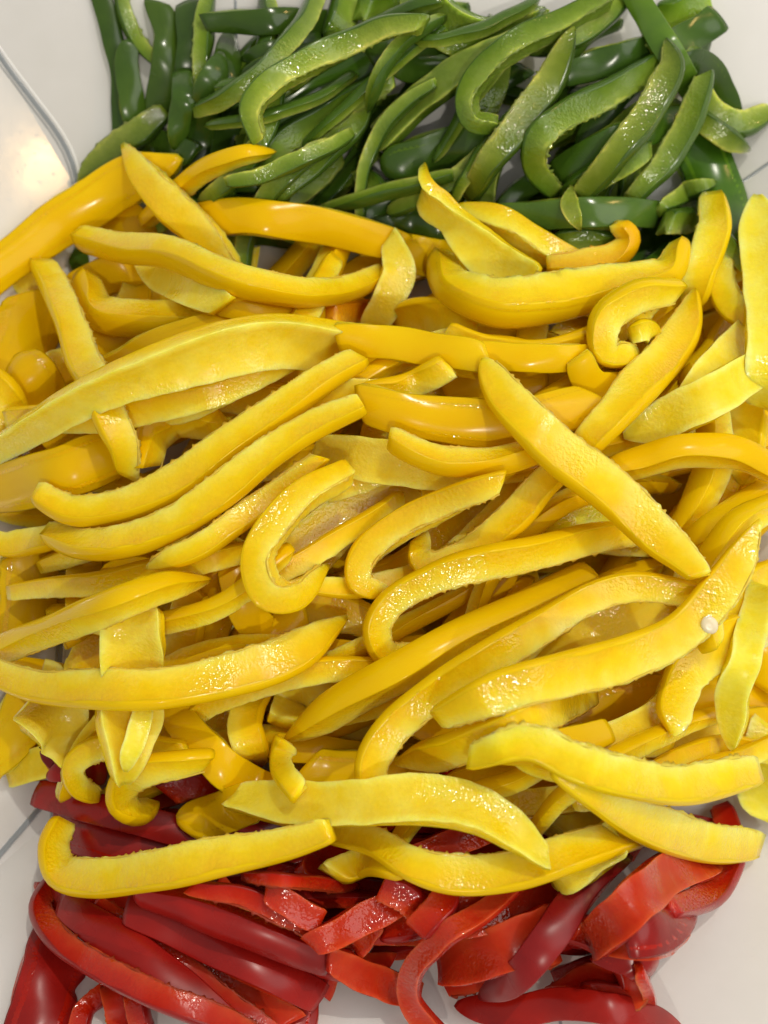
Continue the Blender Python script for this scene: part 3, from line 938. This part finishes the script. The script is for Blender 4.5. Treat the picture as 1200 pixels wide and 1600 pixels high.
y('K', 65, [(145, 605), (230, 556), (330, 520), (425, 503)], 'yellow skin strip lying just above the broad glistening slice', tint=(0.93, 0.9, 0.85))
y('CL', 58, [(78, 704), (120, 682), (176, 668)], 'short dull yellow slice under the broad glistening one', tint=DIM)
y('K', 83, [(-25, 770), (70, 746), (150, 720), (210, 688)], 'yellow skin strip reaching in from the frame edge under the pale tip', tint=(0.93, 0.9, 0.85))
y('ML', 65, [(222, 728), (238, 684), (275, 656), (345, 662)], 'yellow hooked slice bent over in the hollow above two long strips', tint=(0.95, 0.92, 0.88))
y('K', 60, [(155, 342), (205, 348), (245, 385)], 'small yellow slice end in the crook of the crossed strips', ends='bp', tint=DIM)
y('K', 54, [(345, 470), (420, 488), (525, 508)], 'yellow strip running under the squared end of the broad slice', tint=(0.96, 0.95, 0.9))
y('CL', 36, [(515, 490), (560, 483), (605, 492)], 'deep orange wet slice in the gap beside the small glistening piece', tint=(1.0, 0.62, 0.4))
y('K', 60, [(612, 394), (660, 400), (725, 412)], 'yellow skin slice behind the small glistening upright piece')
y('CL', 58, [(615, 502), (670, 490), (745, 502)], 'pale yellow rounded stub below the wide wavy slice', ends='rb')
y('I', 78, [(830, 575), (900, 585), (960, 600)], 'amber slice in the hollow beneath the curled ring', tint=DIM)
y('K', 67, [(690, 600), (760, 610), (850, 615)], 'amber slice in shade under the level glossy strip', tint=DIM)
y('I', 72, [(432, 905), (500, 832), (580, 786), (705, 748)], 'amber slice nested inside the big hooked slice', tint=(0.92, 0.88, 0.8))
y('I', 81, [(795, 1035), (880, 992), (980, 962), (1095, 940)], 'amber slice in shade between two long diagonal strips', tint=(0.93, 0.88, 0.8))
y('K', 90, [(865, 1142), (960, 1108), (1080, 1098), (1215, 1110)], 'wide smooth yellow skin slice under the long diagonal with the seed', tint=(0.97, 0.96, 0.9))
y('K', 63, [(870, 1170), (1000, 1162), (1150, 1136), (1215, 1130)], 'smooth yellow skin slice just below the wide one', tint=(0.97, 0.96, 0.9))
y('K', 60, [(690, 1246), (790, 1206), (890, 1180)], 'yellow slice in the gap above the lens-shaped slice', tint=(0.95, 0.93, 0.88))
y('K', 65, [(785, 1280), (860, 1246), (945, 1204)], 'yellow slice slanting down to the red between longer slices', tint=(0.95, 0.93, 0.88))
y('I', 69, [(872, 1318), (930, 1272), (985, 1236)], 'thin pale yellow slice standing beside a red gap', tint=LEM, t=14)
y('K', 47, [(425, 1165), (520, 1176), (625, 1192)], 'yellow strip lying level under the two long diagonal slices', tint=(0.95, 0.93, 0.88))
y('K', 83, [(462, 1215), (560, 1216), (655, 1232)], 'smooth yellow skin slice behind the hooked tip', tint=(0.98, 0.97, 0.95))
y('CL', 27, [(630, 1214), (690, 1222)], 'tiny pale yellow offcut with a white glint', ends='bp', tint=LEM)
y('I', 60, [(446, 1128), (470, 1072), (525, 1048)], 'short yellow slice with a pale face by the long diagonals')
y('CL', 56, [(402, 1068), (384, 1130), (402, 1195)], 'yellow slice hanging down with a rounded end below the level strip', ends='br')
y('K', 56, [(1165, 940), (1185, 1010), (1195, 1080)], 'yellow slice at the frame edge behind the pale twisted shard')
y('I', 67, [(1208, 1140), (1188, 1210), (1205, 1285)], 'pale yellow slice over bare plastic at the frame edge', tint=LEM, ends='bb')
y('K', 94, [(1082, 835), (1130, 782), (1215, 745)], 'broad orange yellow skin slice beside the tip of the crossing strip', tint=(1.0, 0.95, 0.9))
y('K', 83, [(1165, 525), (1130, 582), (1062, 630)], 'broad yellow skin slice beside the bright diagonal', tint=(1.0, 1.0, 1.0))
y('K', 81, [(1196, 575), (1178, 640), (1146, 710)], 'yellow skin slice going down at the frame edge below the pale one')
y('I', 63, [(1078, 602), (1042, 622), (995, 660)], 'thin translucent yellow flap edged with wet pith under the bright diagonal', t=10, tint=(1.0, 1.0, 1.4), has_skin=False)
y('I', 83, [(1112, 614), (1102, 660), (1080, 715)], 'pale torn yellow membrane with a ragged tip', t=10, tint=LEM, has_skin=False, rag=2.0)
y('CL', 67, [(858, 845), (898, 792), (960, 798), (1015, 830)], 'lime tinged yellow piece under the crossing strip', tint=(0.95, 1.15, 1.4))
fill('yellow', 12, (760, 1150, 1130, 1240), (-25, 35), (260, 380), (36, 50), 'low', 'low yellow strips at the lower rim', 1900, (0.97, 0.95, 0.9))
# thin slices that fill the middle of the heap
fill('yellow', 20, (210, 520, 1020, 1110), (8, 45), (340, 480), (36, 50), YLAB2, 'thin yellow strips in the middle of the heap', 900, (1.0, 0.98, 0.95), ('CL', 'CR', 'ML', 'MR', 'CL'))
fill('yellow', 10, (1085, 520, 1190, 1080), (20, 95), (230, 330), (50, 72), 'pale', 'pale yellow strips at the outer side of the heap', 1700, (1.0, 1.05, 1.3), ('CL', 'CR', 'ML', 'I'))
# middle of the heap
y('CR', 46, [(1122, 405), (1130, 458), (1165, 490), (1215, 482)], 'pale yellow slice curving over bare plastic beside the upright one', tint=LEM)
y('I', 72, [(1184, 306), (1195, 400), (1204, 520), (1198, 640)], 'tall pale yellow slice standing at the frame edge', ends='pb', tint=(1.0, 1.1, 1.5))
y('CL', 54, [(1114, 308), (1116, 360), (1096, 420), (1084, 475)], 'upright pale yellow slice against the green heap', tint=(1.0, 1.08, 1.4), ends='bb')
y('K', 44, [(735, 550), (820, 560), (925, 556)], 'yellow skin strip continuing level under the wide wavy slice')
y('K', 52, [(902, 558), (928, 602), (980, 604), (1036, 566)], 'yellow skin band curving under the curled ring')
y('K', 56, [(290, 346), (380, 340), (470, 348), (550, 362), (620, 388)], 'glossy orange yellow skin strip arching along the edge of the green', tint=OR, skin_tint=(1, 0.95, 0.9))
y('ML', 40, [(222, 348), (280, 296), (330, 260), (380, 242), (430, 236)], 'yellow arched strip ending in a point over the green', ends='bp', tint=(1, 0.95, 0.9))
y('K', 68, [(-25, 440), (60, 374), (140, 318), (215, 276), (280, 246)], 'big smooth yellow skin strip sweeping in over the tray wall', ends='bp', tint=(1, 0.97, 0.95), t=36)
y('I', 52, [(212, 402), (270, 440), (348, 478)], 'pale tapering yellow slice tucked below the long wavy strip', ends='pb', tint=(0.97, 1.0, 1.1))
y('CR', 60, [(194, 230), (245, 300), (305, 356), (365, 425)], 'broad pale yellow strip crossing over the big curved skin strip', ends='pb', tilt=-12, tint=(1.0, 0.98, 1.0))
y('MR', 60, [(124, 374), (190, 388), (260, 396), (330, 422), (400, 446), (470, 460), (545, 452), (596, 432)], 'long wavy yellow strip with a pale upper edge near the green', tilt=38)
y('CR', 56, [(64, 412), (94, 470), (124, 548), (150, 600), (168, 645), (190, 692), (196, 742)], 'pale yellow strip with a wavy edge hanging down under the broad slice', tint=(0.95, 0.97, 1.15), rag=1.6, ends='bb')
y('I', 82, [(-25, 716, 0.5), (60, 662, 0.62), (150, 612, 0.75), (250, 574, 0.9), (350, 546), (440, 530, 1.05), (548, 540, 1.1)], 'broad yellow slice with a glistening inner face and squared end', tilt=28, tint=(1.0, 1.0, 1.1), t=40, slant=(0, 0.1))
y('K', 54, [(525, 530), (600, 535), (680, 546), (765, 560)], 'level glossy yellow strip with a bright glint next to the squared end')
y('I', 50, [(608, 370, 0.8), (622, 420, 1.1), (606, 468), (578, 518)], 'small upright yellow piece covered in wet sparkles', tint=(1, 1.02, 1.3), t=20, ends='bb')
y('CL', 46, [(575, 618), (640, 602), (700, 572)], 'short glistening yellow slice below the level glossy strip', tint=(1, 1, 1.2))
y('K', 74, [(560, 632), (650, 650), (740, 660), (830, 656), (935, 622)], 'amber yellow skin slice lying level behind the crossing strip', tint=(0.95, 0.9, 0.8))
y('I', 72, [(488, 706), (560, 716), (640, 726), (725, 736)], 'dull yellow flat slice with a wet gleam in the middle of the heap', tint=(0.95, 0.93, 0.9))
y('MR', 58, [(606, 684), (660, 712), (730, 726), (800, 716), (856, 698)], 'smooth yellow slice with an upturned cut end beside the crossing strip', tilt=45, tint=(1, 0.97, 0.92))
y('CR', 58, [(58, 772), (110, 800), (180, 796), (270, 757), (350, 702), (430, 646), (500, 600), (562, 562)], 'upper of two long parallel yellow strips, its upper edge scalloped', tilt=28, rag=1.6, w=34)
y('CR', 42, [(-25, 846), (30, 850), (105, 836)], 'wet sparkling yellow slice end at the frame edge', tint=(1, 1, 1.1))
y('CR', 56, [(74, 834), (130, 850), (200, 846), (280, 813), (350, 768), (420, 710), (490, 665), (565, 632)], 'lower of two long parallel yellow strips, the brightest', tilt=28, w=34)
y('CR', 42, [(232, 886), (300, 861), (370, 816), (440, 760), (502, 714)], 'narrow yellow strip tapering to a point below the parallel pair', ends='pb', tint=(1, 1, 0.95))
y('CL', 54, [(595, 928), (560, 908), (569, 865), (625, 820), (700, 785), (785, 752)], 'yellow C-shaped slice in the centre under the notched slice', tilt=-8, tint=(1, 0.96, 0.9))
y('CR', 56, [(652, 842), (662, 878), (720, 876), (790, 820), (850, 756), (905, 702)], 'yellow slice with a notched pale cut end in the centre', tilt=12, tint=(1, 0.97, 0.92))
y('CL', 56, [(505, 885), (462, 928, 1.1), (418, 925, 1.1), (403, 880), (424, 824), (476, 772), (545, 734)], 'big hooked yellow slice at the centre, nested round an amber one', tilt=-22, w=36, ends='pb')
y('ML', 60, [(716, 320), (780, 346), (845, 385), (915, 418)], 'yellow slice with orange lower side next to the twisted one', ends='pb', tilt=-30, tint=(1, 1.05, 1.1))
y('CL', 40, [(968, 348), (984, 372), (962, 400), (910, 412), (855, 416)], 'small orange-yellow curl against the dark green', tint=OR, tilt=35)
y('I', 66, [(664, 256, 0.5), (668, 300, 1.15), (706, 342, 0.75), (760, 396, 1.0), (835, 442, 0.95)], 'twisted petal-like yellow slice standing up against the green', ends='pb', roll=[40, -50, -70, -80, -85], tint=(1, 1.05, 1.2), t=26, lift=(0.006, 0))
y('MR', 96, [(682, 404, 0.8), (708, 450, 0.95), (780, 478), (860, 468), (930, 455, 0.9), (1000, 440, 0.75), (1046, 424, 0.7), (1066, 384, 0.6)], 'wide wavy yellow slice with a pale scalloped upper edge', tilt=42, rag=1.5, tint=(1, 1.03, 1.05))
y('CR', 50, [(1056, 452), (985, 466), (942, 505), (946, 548), (990, 560)], 'curled yellow ring slice with an open pale centre', tilt=24, tint=(1, 1.05, 1.15), w=36)
y('CL', 34, [(985, 520), (1010, 515), (1025, 528)], 'small pale stub inside the curled yellow ring', tint=LEM, ends='rr')
y('ML', 64, [(936, 750), (1000, 720), (1070, 704), (1140, 706), (1215, 736)], 'smooth yellow strip with a wet underside reaching the frame edge', tilt=60, tint=(1, 0.97, 0.95))
y('CL', 66, [(1086, 456), (1062, 530), (1012, 590), (960, 646), (910, 704)], 'bright yellow diagonal slice with a cut tip pointing at the green', ends='pb', tilt=24, w=32)
y('CL', 54, [(660, 1012), (604, 1024), (588, 985), (614, 936), (680, 901), (760, 880), (850, 858), (930, 840), (1008, 830)], 'large sparkling yellow hook with orange skin at its bend', tilt=14, w=34, ends='pb')
y('ML', 78, [(446, 1154), (540, 1096), (640, 1040), (740, 985), (840, 940), (925, 896)], 'smooth long yellow slice with pale lower edge below the sparkling hook', ends='pb', tilt=52)
y('CL', 58, [(634, 1228), (592, 1252, 1.1), (580, 1200), (610, 1142), (680, 1081), (760, 1030), (850, 975), (930, 932), (1000, 915), (1088, 928)], 'longest yellow slice, hooked at its lower end and glistening at the other', tilt=16, w=32)
y('CL', 62, [(622, 1192), (720, 1166), (820, 1126), (925, 1082)], 'yellow strip beside and below the long diagonal with the seed', ends='pb', tilt=20)
y('CL', 74, [(684, 1120, 0.8), (780, 1082), (880, 1054), (980, 1026), (1064, 986), (1120, 926), (1160, 870, 0.9), (1190, 815, 0.7)], 'long diagonal yellow slice carrying a small white seed', ends='bp', tilt=10)
y('I', 48, [(1190, 915), (1168, 1010), (1144, 1090), (1148, 1172)], 'pale twisted yellow shard hanging to a thin point', ends='bp', tint=(1, 1.12, 1.6), t=16, roll=[-60, -110, -60])
y('CR', 80, [(755, 560, 0.75), (788, 620, 0.9), (850, 686), (920, 741), (985, 796), (1040, 850, 0.9), (1092, 902, 0.75)], 'large sparkling yellow strip crossing over the heap, topmost slice', ends='rb', tilt=16, w=32, tint=(1, 1.0, 1.05))
# lower rim of the heap
y('K', 58, [(262, 1100), (320, 1170), (390, 1226), (458, 1242)], 'smooth yellow skin slice sliding down towards the fibrous one', ends='bb', tint=(1, 0.98, 0.95))
y('CL', 40, [(156, 1246), (124, 1228), (118, 1196), (150, 1170), (210, 1164), (290, 1168)], 'small yellow hook with a pale end over the maroon strip', ends='rb', tint=(0.98, 1, 1.05))
y('CL', 50, [(244, 1252), (214, 1270), (190, 1254), (196, 1220), (240, 1200), (326, 1186)], 'yellow hook with orange skin and tight pale curl above the red', tilt=35, ends='rb')
y('I', 96, [(214, 950), (206, 1040), (198, 1130), (191, 1222)], 'broad upright yellow slice tapering to a point over the red', ends='bp', t=30, roll=[-70, -100, -120])
y('I', 34, [(230, 1085), (216, 1140), (197, 1205)], 'pale glossy sliver lying along the broad tapering slice', ends='bp', tint=LEM, t=16, has_skin=False)
y('ML', 62, [(-15, 1022), (60, 990), (150, 955), (240, 922), (330, 904)], 'yellow strip with orange upper side tapering to a point above the level strip', ends='bp', tilt=40)
y('CR', 72, [(-25, 1044, 0.8), (50, 1070, 0.9), (150, 1078), (260, 1075), (370, 1055), (460, 1020, 1.1), (542, 968, 0.9)], 'long yellow strip sweeping level across to the frame edge', ends='bp', tilt=14, tint=(0.98, 0.97, 0.9))
y('K', 64, [(282, 1292), (330, 1276), (395, 1252)], 'short yellow skin slice with a rounded end over the red', ends='rb', tint=(1, 0.98, 0.95))
y('CR', 48, [(522, 1366), (575, 1346), (640, 1356)], 'small yellow slice under the join of two lower strips', ends='bb')
y('I', 58, [(862, 1378), (900, 1356), (965, 1306)], 'yellow slice stub sticking out below the lower strip', ends='rb')
y('CR', 62, [(515, 1298), (580, 1316), (640, 1350), (720, 1368), (800, 1362), (880, 1336), (960, 1312), (1046, 1288)], 'long curved yellow strip along the lower rim of the heap', tilt=14)
y('I', 72, [(365, 1244, 0.7), (450, 1254), (560, 1256), (660, 1250), (740, 1266), (800, 1296, 0.9), (856, 1340, 0.5)], 'lens-shaped yellow slice lying over the lower rim strip', tilt=-18, t=30)
y('CR', 38, [(446, 1158), (440, 1200), (468, 1240)], 'small curled yellow piece above the lens-shaped slice', tint=(1, 1.03, 1.1))
y('CR', 62, [(98, 1284), (82, 1320), (96, 1360), (150, 1373), (230, 1363), (320, 1346), (410, 1328), (515, 1296)], 'long yellow hook lying across the red at the lower tray corner', tilt=14, w=30)
y('CR', 68, [(866, 1192), (930, 1240), (1000, 1280), (1080, 1311), (1182, 1325)], 'pale yellow slice with a brown blunt end above the red ring', tilt=4, tint=(1, 1.06, 1.25), ends='bb')
y('CR', 68, [(735, 1182), (830, 1160), (900, 1190), (980, 1216), (1070, 1228), (1180, 1204)], 'pale yellow slice with a torn end lying over the blunt-ended one', tilt=0, tint=(1, 1.08, 1.25), ends='bb', rag=1.6)

# ------------------------------------------------------------------ the loose seed
q = px1(1108, 978, 0.06)
for _ in range(6):
    q = px1(1108, 978, float(hf(np.array([q[0]]), np.array([q[1]]))[0]) + 0.0006)
vs, fs = [], []
nu, nv = 16, 9
for i in range(nv):
    ph = math.pi * i / (nv - 1)
    for k in range(nu):
        a_ = 2 * math.pi * k / nu
        rad = math.sin(ph) * (1 + 0.10 * math.cos(a_ - 0.6))
        vs.append((0.0021 * rad * math.cos(a_), 0.0024 * rad * math.sin(a_), 0.0008 * math.cos(ph) * (1 - 0.25 * (1 - rad) ** 2)))
for i in range(nv - 1):
    for k in range(nu):
        fs.append((i * nu + k, (i + 1) * nu + k, (i + 1) * nu + (k + 1) % nu, i * nu + (k + 1) % nu))
sd = mesh_obj('pepper_seed', vs, fs, SEEDMAT, None, q)
sd.rotation_euler = (0.15, -0.2, 0.5)
tag(sd, 'small round cream seed stuck on a long diagonal yellow slice', 'seed')

# look-alikes that share a description are told apart by which lies higher in the heap as one looks at it
for (_, lab), rows in FILLED.items():
    if len(rows) > 1:
        rows.sort(key=lambda q: q[0])
        words_ = ['upper', 'lower'] if len(rows) == 2 else (['upper', 'middle', 'lower'] if len(rows) == 3 else ['uppermost', 'upper', 'lower', 'lowermost'])
        for (_, o), w_ in zip(rows, words_):
            o['label'] = w_ + ' ' + lab
